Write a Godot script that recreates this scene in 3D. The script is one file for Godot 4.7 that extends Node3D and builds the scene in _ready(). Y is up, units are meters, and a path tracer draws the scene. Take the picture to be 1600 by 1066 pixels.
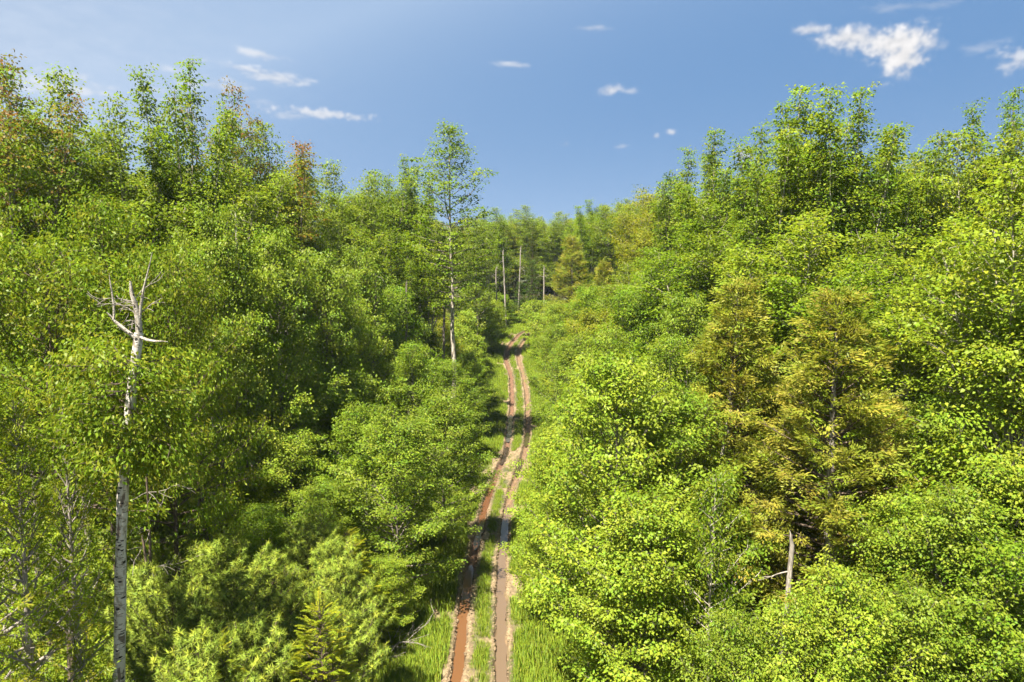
extends Node3D
# A muddy double-rut track running into a spring forest, seen from about 14 m up.

const EXPOSURE := 5.8
var rng := RandomNumberGenerator.new()
var bumps := FastNoiseLite.new()
var protos := {}
var taken := PackedVector3Array()
var counts := {}
var sun_dir := Vector3(-0.29, 0.90, 0.40).normalized()

# ------------------------------------------------------------------ mesh helpers
class Shape:
	var v := PackedVector3Array()
	var n := PackedVector3Array()
	var c := PackedColorArray()
	var uv := PackedVector2Array()
	var ix := PackedInt32Array()

	func leaf(p: Vector3, dir: Vector3, nrm: Vector3, l: float, w: float, fold: float, col: Color) -> void:
		var side := dir.cross(nrm).normalized()
		var up := side.cross(dir).normalized()
		var k := v.size()
		var m := p + dir * (l * 0.45) + up * (fold * w)
		v.append(p); v.append(p + dir * l - up * (l * 0.12)); v.append(m + side * (w * 0.5)); v.append(m - side * (w * 0.5))
		n.append(up); n.append(up); n.append((up - side * fold).normalized()); n.append((up + side * fold).normalized())
		c.append(col); c.append(col); c.append(col); c.append(col)
		ix.append(k); ix.append(k + 1); ix.append(k + 2); ix.append(k); ix.append(k + 3); ix.append(k + 1)

	func needle(p: Vector3, tip: Vector3, wide: Vector3, nrm: Vector3, col: Color) -> void:
		var k := v.size()
		v.append(p - wide); v.append(tip); v.append(p + wide)
		n.append(nrm); n.append(nrm); n.append(nrm)
		c.append(col); c.append(col); c.append(col)
		var over := (tip - p).cross(wide).dot(nrm) > 0.0
		ix.append(k); ix.append(k + 2 if over else k + 1); ix.append(k + 1 if over else k + 2)

	func tube(pts: Array, rad: Array, sides: int, col: Color) -> void:
		var along := 0.0
		var k0 := v.size()
		for i in pts.size():
			var a: Vector3 = pts[maxi(i - 1, 0)]
			var b: Vector3 = pts[mini(i + 1, pts.size() - 1)]
			var d := (b - a).normalized()
			var s := d.cross(Vector3(0.31, 0.2, 0.93)).normalized()
			var t := s.cross(d)
			if i > 0:
				along += (pts[i] - pts[i - 1]).length()
			for j in sides + 1:
				var ang := TAU * j / sides
				var o := s * cos(ang) + t * sin(ang)
				v.append(pts[i] + o * rad[i]); n.append(o); c.append(col); uv.append(Vector2(float(j) / sides, along))
		for i in pts.size() - 1:
			for j in sides:
				var q := k0 + i * (sides + 1) + j
				var r := q + sides + 1
				ix.append(q); ix.append(q + 1); ix.append(r); ix.append(q + 1); ix.append(r + 1); ix.append(r)

	func mesh(mat: Material) -> ArrayMesh:
		var am := ArrayMesh.new()
		if v.is_empty():
			return am
		var a := []
		a.resize(Mesh.ARRAY_MAX)
		a[Mesh.ARRAY_VERTEX] = v; a[Mesh.ARRAY_NORMAL] = n; a[Mesh.ARRAY_COLOR] = c; a[Mesh.ARRAY_INDEX] = ix
		if uv.size() == v.size():
			a[Mesh.ARRAY_TEX_UV] = uv
		am.add_surface_from_arrays(Mesh.PRIMITIVE_TRIANGLES, a)
		am.surface_set_material(0, mat)
		return am

func rf(a: float, b: float) -> float:
	return rng.randf_range(a, b)

func rv() -> Vector3:
	return Vector3(rf(-1, 1), rf(-1, 1), rf(-1, 1))

func lin(r: float, g: float, b: float) -> Color:
	return Color(r, g, b).linear_to_srgb()

func table(t: Array, x: float) -> float:
	if x <= t[0][0]:
		return t[0][1]
	for i in t.size() - 1:
		if x <= t[i + 1][0]:
			var p0: float = t[maxi(i - 1, 0)][1]
			var p3: float = t[mini(i + 2, t.size() - 1)][1]
			return cubic_interpolate(t[i][1], t[i + 1][1], p0, p3, (x - t[i][0]) / (t[i + 1][0] - t[i][0]))
	return t[-1][1]

# ------------------------------------------------------------------ the land
const RISE := [[-80, 0.0], [45, 0.0], [60, 0.0], [70, 0.7], [84, 3.0], [100, 5.4], [130, 8.4], [200, 12.0], [320, 16.0], [700, 16.0]]
const LEFT_RUT := [[-80, -1.9], [18, -1.9], [23.5, -1.94], [30, -2.05], [34, -1.9], [40.4, -1.63], [47, -1.15], [53, -0.5], [63, -0.18], [72, 0.0], [80, -0.15], [86, -0.75], [92, -0.5], [98, 0.6], [104, 2.6], [112, 6.5], [135, 20.0]]
const RIGHT_RUT := [[-80, -0.42], [18, -0.42], [23.5, -0.38], [30, -0.5], [34, -0.48], [40.4, -0.26], [47, 0.3], [53, 0.95], [60, 1.4], [72, 1.6], [80, 1.35], [86, 0.85], [92, 1.0], [98, 2.1], [104, 4.1], [112, 8.0], [135, 21.5]]

func mid(z: float) -> float:
	return 0.5 * (table(LEFT_RUT, -z) + table(RIGHT_RUT, -z))

func ground(x: float, z: float, u: float) -> float:
	return table(RISE, Vector2(x * 0.5, z).length() if z < 0 else 0.0) + bumps.get_noise_2d(x * 3.0, z * 3.0) * 0.7 * smoothstep(2.0, 9.0, absf(u))

func soil_at(x: float, z: float) -> float:
	return ground(x, z, x - mid(z))

# ------------------------------------------------------------------ materials
var leaf_mats := []
var pine_mat: StandardMaterial3D
var bark_mats := {}

func leaf_material(tint: Color, rough := 0.45, through := 1.0) -> StandardMaterial3D:
	var m := StandardMaterial3D.new()
	m.albedo_color = tint
	m.vertex_color_use_as_albedo = true
	m.vertex_color_is_srgb = true
	m.roughness = rough
	m.metallic_specular = 0.28
	m.cull_mode = BaseMaterial3D.CULL_DISABLED
	m.backlight_enabled = true
	m.backlight = Color(through, through, through * 0.85)
	return m

func bark_image(base: Color, dark: Color, f: float) -> ImageTexture:
	var nz := FastNoiseLite.new()
	nz.seed = 5; nz.frequency = f; nz.fractal_octaves = 4
	var im := Image.create(128, 256, false, Image.FORMAT_RGB8)
	for y in 256:
		for x in 128:
			var a := TAU * x / 128.0
			var k := nz.get_noise_3d(cos(a) * 60.0, y * 0.35, sin(a) * 60.0)
			im.set_pixel(x, y, base.lerp(dark, smoothstep(-0.3, 0.35, k)))
	return ImageTexture.create_from_image(im)

func birch_image() -> ImageTexture:
	var nz := FastNoiseLite.new()
	nz.seed = 9; nz.frequency = 0.03; nz.fractal_octaves = 3
	var im := Image.create(256, 1024, false, Image.FORMAT_RGB8)
	for y in 1024:
		for x in 256:
			var a := TAU * x / 256.0
			var k := nz.get_noise_3d(cos(a) * 30.0, y * 0.9, sin(a) * 30.0)
			var low := nz.get_noise_3d(cos(a) * 22.0 + 300.0, y * 0.22, sin(a) * 22.0)
			var col := Color(0.74, 0.725, 0.69).lerp(Color(0.60, 0.57, 0.52), smoothstep(0.0, 0.4, k))
			col = col.lerp(Color(0.40, 0.36, 0.32), smoothstep(0.18, 0.36, low))
			im.set_pixel(x, y, col)
	for i in 420:   # lenticels: short dark dashes across the bark
		var w := rng.randi_range(8, 46)
		im.fill_rect(Rect2i(rng.randi_range(0, 255 - w), rng.randi_range(0, 1020), w, rng.randi_range(1, 3)), Color(0.20, 0.18, 0.16).lerp(Color(0.5, 0.46, 0.42), rf(0, 1)))
	for i in 46:    # old branch scars
		var cx := rng.randi_range(20, 235)
		var cy := rng.randi_range(12, 1010)
		for k in 10:
			im.fill_rect(Rect2i(cx - 14 + k + rng.randi_range(-4, 4), cy + absi(k - 5), rng.randi_range(10, 22), 2), Color(0.13, 0.115, 0.10))
	return ImageTexture.create_from_image(im)

func bark(tex: Texture2D, scale: float) -> StandardMaterial3D:
	var m := StandardMaterial3D.new()
	m.albedo_texture = tex
	m.vertex_color_use_as_albedo = true
	m.roughness = 0.9
	m.uv1_scale = Vector3(1, scale, 1)
	m.heightmap_enabled = true
	m.heightmap_texture = tex
	m.heightmap_scale = 1.2
	m.cull_mode = BaseMaterial3D.CULL_DISABLED
	return m

func make_materials() -> void:
	leaf_mats = [leaf_material(Color(0.90, 0.92, 0.9)), leaf_material(Color(1.0, 1.0, 0.97)), leaf_material(Color(0.87, 0.91, 0.82)), leaf_material(Color(0.97, 0.9, 0.85)), leaf_material(Color(0.88, 0.94, 0.80))]
	pine_mat = leaf_material(Color.WHITE, 0.55, 0.5)
	bark_mats.grey = bark(bark_image(Color(0.46, 0.43, 0.39), Color(0.24, 0.21, 0.18), 0.05), 0.6)
	bark_mats.brown = bark(bark_image(Color(0.40, 0.34, 0.28), Color(0.18, 0.145, 0.115), 0.06), 0.6)
	bark_mats.pale = bark(bark_image(Color(0.66, 0.64, 0.58), Color(0.42, 0.38, 0.33), 0.03), 0.5)
	bark_mats.dead = bark(bark_image(Color(0.62, 0.59, 0.55), Color(0.38, 0.35, 0.32), 0.07), 0.5)
	bark_mats.birch = bark(birch_image(), 0.16)

# ------------------------------------------------------------------ foliage
# palettes: lists of linear leaf colours with weights by repetition
const GREEN := [[0.209, 0.282, 0.024], [0.184, 0.270, 0.023], [0.230, 0.293, 0.026], [0.155, 0.247, 0.021], [0.253, 0.299, 0.027]]
const LIME := [[0.232, 0.308, 0.031], [0.209, 0.294, 0.030], [0.256, 0.315, 0.034], [0.178, 0.274, 0.028], [0.241, 0.293, 0.037]]
const FOREST := [[0.198, 0.270, 0.024], [0.218, 0.282, 0.025], [0.170, 0.247, 0.022], [0.244, 0.287, 0.027]]
const OLIVE := [[0.225, 0.297, 0.026], [0.202, 0.288, 0.024], [0.251, 0.304, 0.027], [0.177, 0.260, 0.023], [0.270, 0.281, 0.031]]
const CEDAR := [[0.277, 0.290, 0.043], [0.255, 0.290, 0.039], [0.285, 0.290, 0.046], [0.233, 0.289, 0.037], [0.285, 0.259, 0.046]]
const RED := [[0.149, 0.253, 0.019], [0.172, 0.259, 0.019], [0.230, 0.172, 0.029], [0.178, 0.241, 0.021], [0.196, 0.230, 0.021]]
const RUST := [[0.24, 0.15, 0.040], [0.22, 0.11, 0.042], [0.18, 0.22, 0.026], [0.24, 0.19, 0.034]]
const PINE := [[0.154, 0.215, 0.028], [0.187, 0.248, 0.029], [0.226, 0.270, 0.029], [0.171, 0.231, 0.029]]
const PINE_LIT := [[0.125, 0.185, 0.028], [0.105, 0.170, 0.028], [0.15, 0.19, 0.028]]
const HEMLOCK := [[0.270, 0.305, 0.021], [0.230, 0.282, 0.021], [0.280, 0.287, 0.023], [0.207, 0.265, 0.023]]
const SPRUCE := [[0.086, 0.155, 0.023], [0.109, 0.172, 0.023], [0.132, 0.172, 0.023]]

func tone(pal: Array) -> Color:
	var q: Array = pal[rng.randi() % pal.size()]
	var s := rf(0.72, 1.14)
	return Color(q[0] * s * rf(0.92, 1.08), q[1] * s, q[2] * s)

func near_tone(c: Color) -> Color:
	var s := rf(0.9, 1.1)
	return Color(c.r * s * rf(0.93, 1.07), c.g * s, c.b * s).linear_to_srgb()

# a spray of leaves round the end of a twig: a flattened, slightly drooping tuft
func spray(S: Shape, p: Vector3, axis: Vector3, r: float, n: int, size: float, pal: Array, droop: float) -> void:
	var base := tone(pal)
	var out := Vector3(axis.x, 0, axis.z).normalized()
	if out.length() < 0.5:
		out = Vector3(rf(-1, 1), 0, rf(-1, 1)).normalized()
	var side := out.cross(Vector3.UP)
	var up := (Vector3.UP + out * rf(0.0, 0.5) + side * rf(-0.3, 0.3)).normalized()
	for i in n:
		var a := rf(-1, 1) + rf(-0.35, 0.35)
		var b := rf(-1, 1) + rf(-0.35, 0.35)
		var off := out * (a * r) + side * (b * r) + up * (rf(-0.3, 0.34) * r * (2.6 if axis.y > 0.72 else 1.0)) - Vector3.UP * ((a * a + b * b) * r * 0.22)
		var dir := (out * (a + 0.35) + side * b + rv() * 0.55 - Vector3.UP * droop).normalized()
		var nrm := (up + rv() * 0.5 + out * 0.3).normalized()
		var l := size * rf(0.55, 1.3)
		S.leaf(p + off, dir, nrm, l, l * rf(0.55, 0.92), rf(0.05, 0.3), near_tone(base))

# narrow hanging leaves
func hanging(S: Shape, p: Vector3, axis: Vector3, r: float, n: int, size: float, pal: Array) -> void:
	var base := tone(pal)
	for i in n:
		var off := rv() * r * Vector3(1, 0.7, 1)
		var dir := (axis * 0.5 + rv() * 0.7 - Vector3.UP * 0.75).normalized()
		var nrm := (Vector3.UP * 0.6 + rv()).normalized()
		var l := size * rf(0.8, 1.4)
		S.leaf(p + off, dir, nrm, l, l * rf(0.36, 0.5), rf(0.0, 0.25), near_tone(base))

# flat scale-leaved fans
func fan(S: Shape, p: Vector3, axis: Vector3, r: float, n: int, size: float, pal: Array) -> void:
	var base := tone(pal)
	var lie := (axis + rv() * 0.5 - Vector3.UP * 0.35).normalized()
	var face := (Vector3.UP * 0.7 + rv()).normalized()
	var across := lie.cross(face).normalized()
	for i in n:
		var t := rf(-1, 1)
		var dir := (lie + across * t * 1.1 + rv() * 0.25).normalized()
		S.leaf(p + lie * (rf(-0.6, 0.8) * r) + across * (t * r * 0.6) + rv() * r * 0.3, dir, (face + rv() * 0.4).normalized(), size * rf(0.7, 1.4), size * rf(0.26, 0.42), 0.1, near_tone(base))

# a tuft of long soft needles round a shoot
func tuft(S: Shape, p: Vector3, axis: Vector3, n: int, size: float, pal: Array) -> void:
	var base := tone(pal)
	for i in n:
		var q := p - axis * rf(0.0, 0.12)
		var dir := (axis * rf(0.1, 1.0) + rv() * 0.95).normalized()
		var l := size * rf(0.7, 1.2)
		var w := dir.cross(rv()).normalized() * rf(0.005, 0.009)
		S.needle(q, q + dir * l - Vector3.UP * 0.02, w, (dir * 0.4 + Vector3.UP * 0.5 + axis * 0.4).normalized(), near_tone(base))

# flat feathery shoots with short leaves on both sides
func feather(S: Shape, p: Vector3, axis: Vector3, l: float, n: int, size: float, pal: Array) -> void:
	var base := tone(pal)
	var side := axis.cross(Vector3.UP).normalized()
	for i in n:
		var t := float(i) / n
		var q := p + axis * (l * t) - Vector3.UP * (l * t * t * 0.25)
		for s in [-1.0, 1.0]:
			var dir: Vector3 = (axis * 0.8 + side * s + rv() * 0.25 - Vector3.UP * 0.15).normalized()
			S.leaf(q, dir, (Vector3.UP + rv() * 0.45).normalized(), size * rf(0.8, 1.3) * (1.1 - 0.5 * t), size * 0.36, 0.05, near_tone(base))

func foliage(S: Shape, P: Dictionary, p: Vector3, axis: Vector3, pal: Array) -> void:
	match P.leaf:
		"spray": spray(S, p, axis, P.tuft * rf(0.75, 1.25), P.count, P.size, pal, P.get("droop", 0.25))
		"hanging": hanging(S, p, axis, P.tuft * rf(0.75, 1.25), P.count, P.size, pal)
		"fan": fan(S, p, axis, P.tuft * rf(0.7, 1.3), P.count, P.size, pal)
		"tuft": tuft(S, p, (axis + Vector3.UP * 0.7).normalized(), P.count, P.size, pal)
		"feather": feather(S, p, axis, P.tuft * rf(0.7, 1.3), P.count, P.size, pal)

func envelope(kind: String, t: float) -> float:
	match kind:
		"dome": return pow(sin(PI * clampf(0.18 + 0.76 * t, 0.0, 1.0)), 0.75)
		"cone": return clampf(1.02 - t, 0.06, 1.0) * (0.75 + 0.25 * smoothstep(0.0, 0.15, t))
		"cedar": return pow(clampf(1.03 - t, 0.04, 1.0), 0.62) * (0.7 + 0.3 * smoothstep(0.0, 0.2, t))
		"column": return (0.5 + 0.5 * sin(PI * clampf(0.1 + 0.75 * t, 0, 1))) * clampf(1.25 - t, 0.2, 1.0)
		"egg": return pow(sin(PI * clampf(0.10 + 0.86 * t, 0.0, 1.0)), 0.9) * clampf(1.2 - 0.35 * t, 0, 1)
	return 1.0

# one stem with its limbs, side branches and leaves
func stem(W: Shape, B: Shape, S: Shape, P: Dictionary, pts: Array, rad: Array, base_t: float, R: float, n_limbs: int) -> void:
	var az := rf(0, TAU)
	var total := 0.0
	for i in pts.size() - 1:
		total += (pts[i + 1] - pts[i]).length()
	for i in n_limbs:
		var t: float = (i + rf(0.1, 0.9)) / n_limbs
		var at := lerpf(base_t, 0.985, t) * (pts.size() - 1)
		var k := mini(int(at), pts.size() - 2)
		var p: Vector3 = pts[k].lerp(pts[k + 1], at - k)
		var r0: float = lerpf(rad[k], rad[k + 1], at - k)
		az += 2.4 + rf(-0.5, 0.5)
		var length := R * envelope(P.shape, t) * rf(0.68, 1.18)
		var el := lerpf(P.el0, P.el1, t) + rf(-0.15, 0.15)
		var dir := Vector3(cos(az) * cos(el), sin(el), sin(az) * cos(el))
		limb(B, S, P, p, dir, length, minf(r0 * 0.55, 0.02 + length * 0.014), t)

func limb(B: Shape, S: Shape, P: Dictionary, p: Vector3, dir: Vector3, length: float, r0: float, t: float) -> void:
	var pal: Array = P.pal
	if P.has("top_pal") and t > P.top_from + rf(-0.12, 0.12):
		pal = P.top_pal
	var lp := [p]
	var lr := [r0]
	var d := dir
	for s in 4:
		d = (d + Vector3.UP * P.lift * 0.25 + rv() * 0.14).normalized()
		lp.append(lp[-1] + d * (length / 4.0))
		lr.append(lerpf(r0, 0.006, (s + 1) / 4.0))
	B.tube(lp, lr, 4, Color.WHITE)
	var n_sub := maxi(2, int(length * P.sub))
	for j in n_sub:
		var u := lerpf(P.get("bare", 0.22), 1.0, (j + rf(0.2, 0.8)) / n_sub)
		var k := mini(int(u * 4.0), 3)
		var q: Vector3 = lp[k].lerp(lp[k + 1], u * 4.0 - k)
		var ax: Vector3 = (lp[k + 1] - lp[k]).normalized()
		var side := ax.cross(Vector3.UP).normalized() * (1.0 if j % 2 == 0 else -1.0)
		var sd := (ax * rf(0.4, 0.9) + side * rf(0.4, 1.0) + Vector3.UP * rf(-0.15, 0.4) + rv() * 0.2).normalized()
		var sl: float = P.twig * (1.1 - 0.55 * u) * rf(0.6, 1.3)
		var e := q + sd * sl
		B.tube([q, q.lerp(e, 0.5) + rv() * sl * 0.06, e], [0.012, 0.008, 0.003], 3, Color.WHITE)
		foliage(S, P, e, sd, pal)
		if P.inner > rng.randf():
			foliage(S, P, q.lerp(e, rf(0.3, 0.6)), sd, pal)
	foliage(S, P, lp[4], d, pal)

func build_tree(P: Dictionary) -> Array:
	var W := Shape.new()
	var B := Shape.new()
	var S := Shape.new()
	var H: float = P.height
	var lean := Vector3(rf(-1, 1), 0, rf(-1, 1)) * H * 0.012
	var pts := []
	var rad := []
	var forks: int = P.get("forks", 0)
	var fork_t: float = P.get("fork_t", 1.0)
	var top := fork_t if forks > 0 else 1.0
	for i in 9:
		var t := top * i / 8.0
		pts.append(Vector3(0, H * t - (0.4 if i == 0 else 0.0), 0) + lean * t * t + Vector3(rf(-1, 1), 0, rf(-1, 1)) * H * 0.004 * (1.0 if i > 0 else 0.0))
		rad.append(lerpf(P.girth, 0.015 if forks == 0 else P.girth * 0.45, pow(t / top, 0.85)) * (1.35 if i == 0 else 1.0))
	W.tube(pts, rad, 8, Color.WHITE)
	if forks == 0:
		stem(W, B, S, P, pts, rad, P.crown0, P.radius, P.limbs)
		foliage(S, P, pts[-1], Vector3.UP, P.get("top_pal", P.pal))
	else:
		if P.crown0 < fork_t:   # limbs below the fork
			stem(W, B, S, P, pts, rad, P.crown0 / fork_t, P.radius * 0.9, int(P.limbs * 0.3))
		var az := rf(0, TAU)
		for f in forks:
			az += TAU / forks + rf(-0.3, 0.3)
			var out := Vector3(cos(az), 0, sin(az))
			var fh: float = H * (1.0 - fork_t) * (1.0 if f == 0 else rf(0.68, 0.98))
			var spread: float = P.radius * P.spread * (0.25 if f == 0 else rf(0.7, 1.1))
			var fp := []
			var fr := []
			for i in 7:
				var t := i / 6.0
				fp.append(pts[-1] + Vector3(0, fh * t, 0) + out * spread * pow(t, 0.7) + Vector3(rf(-1, 1), 0, rf(-1, 1)) * 0.12 * t)
				fr.append(lerpf(rad[-1] * 0.8, 0.012, pow(t, 0.8)))
			B.tube(fp, fr, 6, Color.WHITE)
			stem(W, B, S, P, fp, fr, 0.12, P.radius * P.get("fork_r", 0.62), int(P.limbs * 0.75 / forks) + 4)
			foliage(S, P, fp[-1], Vector3.UP, P.get("top_pal", P.pal))
			var clad := int(fh * 2.6)
			for i in clad:
				var t := lerpf(0.3, 1.0, pow((i + rng.randf()) / clad, 0.8)) * 6.0
				var k := mini(int(t), 5)
				var q: Vector3 = fp[k].lerp(fp[k + 1], t - k)
				var a := rf(0, TAU)
				foliage(S, P, q + Vector3(cos(a), 0.3, sin(a)) * rf(0.05, 0.85) * (1.2 - t / 6.0), Vector3(cos(a), rf(0.3, 1.4), sin(a)).normalized(), P.top_pal if P.has("top_pal") and t > 3.4 and rng.randf() < 0.6 else P.pal)
	if P.has("dead"):   # bare drooping lower limbs
		for i in P.dead:
			var h: float = H * rf(0.10, maxf(P.crown0 + 0.18, 0.3))
			twiggy(B, Vector3(0, h, 0), Vector3(rf(-1, 1), rf(-0.25, 0.3), rf(-1, 1)).normalized(), P.radius * rf(0.35, 0.85), 0.022, 2)
	return [W.mesh(bark_mats[P.bark]), B.mesh(bark_mats[P.get("limb_bark", P.bark)]), S]

func twiggy(B: Shape, p: Vector3, dir: Vector3, length: float, r: float, depth: int) -> void:
	var lp := [p]
	var lr := [r]
	var d := dir
	for s in 4:
		d = (d + rv() * 0.28 - Vector3.UP * 0.06).normalized()
		lp.append(lp[-1] + d * (length / 4.0))
		lr.append(lerpf(r, 0.005, (s + 1) / 4.0))
	B.tube(lp, lr, 4, Color.WHITE)
	if depth > 0:
		for k in 4:
			twiggy(B, lp[1 + k % 4], (d + rv() * 0.9).normalized(), length * rf(0.3, 0.55), r * 0.5, depth - 1)

const SPECIES := {
	"maple": {"variants": 3, "height": 10.0, "radius": 3.5, "girth": 0.13, "crown0": 0.08, "limbs": 62, "shape": "dome", "el0": -0.05, "el1": 1.05, "lift": 0.5, "sub": 3.9, "twig": 0.85, "inner": 0.75, "leaf": "spray", "tuft": 0.34, "count": 24, "size": 0.118, "pal": LIME, "bark": "grey", "bare": 0.3},
	"hardwood": {"variants": 4, "height": 24.0, "radius": 4.3, "girth": 0.24, "crown0": 0.30, "limbs": 140, "shape": "egg", "el0": 0.1, "el1": 1.0, "lift": 0.55, "forks": 5, "fork_t": 0.52, "fork_r": 0.58, "spread": 0.7, "sub": 2.9, "twig": 1.0, "inner": 0.6, "leaf": "spray", "tuft": 0.42, "count": 17, "size": 0.168, "pal": FOREST, "bark": "grey", "limb_bark": "pale", "bare": 0.25},
	"poplar": {"variants": 3, "height": 23.0, "radius": 3.3, "girth": 0.22, "crown0": 0.28, "limbs": 170, "shape": "column", "el0": 0.35, "el1": 1.2, "lift": 0.9, "forks": 7, "fork_t": 0.48, "fork_r": 0.46, "spread": 0.72, "sub": 3.1, "twig": 0.7, "inner": 0.7, "leaf": "spray", "tuft": 0.36, "count": 20, "size": 0.15, "pal": GREEN, "bark": "grey", "limb_bark": "pale", "bare": 0.2},
	"red_maple": {"variants": 2, "height": 25.0, "radius": 3.9, "girth": 0.22, "crown0": 0.30, "limbs": 84, "shape": "egg", "el0": 0.2, "el1": 1.1, "lift": 0.6, "forks": 4, "fork_t": 0.52, "spread": 0.7, "sub": 2.4, "twig": 0.9, "inner": 0.4, "leaf": "spray", "tuft": 0.36, "count": 15, "size": 0.16, "pal": RED, "top_pal": RUST, "top_from": 0.78, "bark": "grey", "bare": 0.3},
	"airy": {"variants": 1, "height": 26.0, "radius": 3.7, "girth": 0.26, "crown0": 0.45, "limbs": 74, "shape": "egg", "el0": -0.1, "el1": 0.95, "lift": 0.35, "sub": 2.0, "twig": 0.9, "inner": 0.35, "leaf": "spray", "tuft": 0.42, "count": 15, "size": 0.19, "pal": FOREST, "bark": "pale", "limb_bark": "grey", "bare": 0.15},
	"cherry": {"variants": 2, "height": 14.0, "radius": 4.0, "girth": 0.17, "crown0": 0.40, "limbs": 70, "shape": "dome", "el0": 0.0, "el1": 0.95, "lift": 0.3, "sub": 3.4, "twig": 0.9, "inner": 0.7, "leaf": "hanging", "tuft": 0.34, "count": 22, "size": 0.125, "pal": OLIVE, "bark": "brown", "bare": 0.25},
	"cedar": {"variants": 2, "height": 12.0, "radius": 2.7, "girth": 0.19, "crown0": 0.14, "limbs": 150, "shape": "cedar", "el0": -0.15, "el1": 0.85, "lift": 0.35, "sub": 4.6, "twig": 0.5, "inner": 0.8, "leaf": "fan", "tuft": 0.25, "count": 29, "size": 0.112, "pal": CEDAR, "bark": "dead", "limb_bark": "brown", "bare": 0.3, "dead": 14},
	"thin_cedar": {"variants": 1, "height": 11.0, "radius": 2.0, "girth": 0.19, "crown0": 0.22, "limbs": 90, "shape": "cedar", "el0": -0.1, "el1": 0.9, "lift": 0.4, "sub": 4.0, "twig": 0.45, "inner": 0.5, "leaf": "fan", "tuft": 0.2, "count": 22, "size": 0.095, "pal": OLIVE, "bark": "dead", "bare": 0.3, "dead": 30},
	"pine": {"variants": 3, "height": 5.6, "radius": 2.1, "girth": 0.07, "crown0": 0.05, "limbs": 74, "shape": "egg", "el0": 0.1, "el1": 1.1, "lift": 0.6, "sub": 6.4, "twig": 0.34, "inner": 0.8, "leaf": "tuft", "tuft": 0.1, "count": 30, "size": 0.17, "pal": PINE, "bark": "brown", "bare": 0.2},
	"hemlock": {"variants": 2, "height": 5.5, "radius": 1.8, "girth": 0.06, "crown0": 0.05, "limbs": 120, "shape": "cone", "el0": -0.1, "el1": 0.8, "lift": -0.1, "sub": 10.0, "twig": 0.4, "inner": 0.8, "leaf": "feather", "tuft": 0.32, "count": 14, "size": 0.062, "pal": HEMLOCK, "bark": "brown", "bare": 0.15},
	"spruce": {"variants": 2, "height": 19.0, "radius": 2.6, "girth": 0.2, "crown0": 0.2, "limbs": 130, "shape": "cone", "el0": -0.25, "el1": 0.5, "lift": 0.1, "sub": 3.6, "twig": 0.6, "inner": 0.5, "leaf": "fan", "tuft": 0.34, "count": 16, "size": 0.17, "pal": SPRUCE, "bark": "brown", "bare": 0.2, "dead": 20},
	"sapling": {"variants": 1, "height": 8.0, "radius": 1.5, "girth": 0.05, "crown0": 0.2, "limbs": 46, "shape": "egg", "el0": 0.2, "el1": 1.1, "lift": 0.3, "sub": 4.5, "twig": 0.5, "inner": 0.6, "leaf": "hanging", "tuft": 0.24, "count": 16, "size": 0.10, "pal": GREEN, "bark": "pale", "bare": 0.2},
	"bush": {"variants": 3, "height": 3.4, "radius": 1.9, "girth": 0.04, "crown0": 0.03, "limbs": 34, "shape": "dome", "el0": 0.1, "el1": 1.1, "lift": 0.5, "sub": 4.2, "twig": 0.5, "inner": 0.7, "leaf": "spray", "tuft": 0.28, "count": 20, "size": 0.12, "pal": LIME, "bark": "brown", "bare": 0.15},
}
const NAMES := {"maple": "maple_tree", "hardwood": "hardwood_tree", "poplar": "poplar_tree", "red_maple": "red_maple_tree", "airy": "hardwood_tree", "cherry": "cherry_tree", "cedar": "cedar_tree", "thin_cedar": "cedar_tree", "pine": "pine_sapling", "hemlock": "hemlock_sapling", "spruce": "spruce_tree", "sapling": "birch_sapling", "bush": "shrub"}

func make_protos() -> void:
	for kind in SPECIES:
		protos[kind] = []
		for i in SPECIES[kind].variants:
			rng.seed = hash(kind) + i * 77
			protos[kind].append(build_tree(SPECIES[kind]))

func named(o: Node3D, called: String) -> void:
	counts[called] = counts.get(called, 0) + 1
	o.name = called if counts[called] == 1 else "%s_%03d" % [called, counts[called] - 1]
	add_child(o, true)

func tag(o: Node3D, label: String, category: String, group := "", kind := "") -> void:
	if label: o.set_meta("label", label)
	if category: o.set_meta("category", category)
	if group: o.set_meta("group", group)
	if kind: o.set_meta("kind", kind)

func part(o: Node3D, called: String, m: Mesh, mat: Material = null, stuff := false) -> MeshInstance3D:
	var p := MeshInstance3D.new()
	p.name = called
	p.mesh = m
	if mat:
		p.material_override = mat
	if stuff:
		p.set_meta("kind", "stuff")
	o.add_child(p, true)
	return p

var crown_cache := {}
func place(kind: String, x: float, z: float, height: float, wide: float, tint: int, label: String, group := "", turn := -1.0) -> Node3D:
	var o := Node3D.new()
	named(o, NAMES[kind])
	var vi := rng.randi() % int(protos[kind].size())
	var q: Array = protos[kind][vi]
	var s: float = height / SPECIES[kind].height
	o.position = Vector3(x, soil_at(x, z), z)
	o.rotation.y = rf(0, TAU) if turn < 0.0 else turn
	o.scale = Vector3(wide, s, wide)
	part(o, "trunk", q[0])
	part(o, "branches", q[1], null, true)
	var key := "%s%d" % [kind, vi]
	if not crown_cache.has(key):
		crown_cache[key] = q[2].mesh(leaf_mats[0])
	part(o, "crown", crown_cache[key], leaf_mats[tint] if kind != "pine" else pine_mat, true)
	tag(o, label, "shrub" if kind == "bush" else "tree", group)
	taken.append(Vector3(x, SPECIES[kind].radius * wide, z))
	return o

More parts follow.
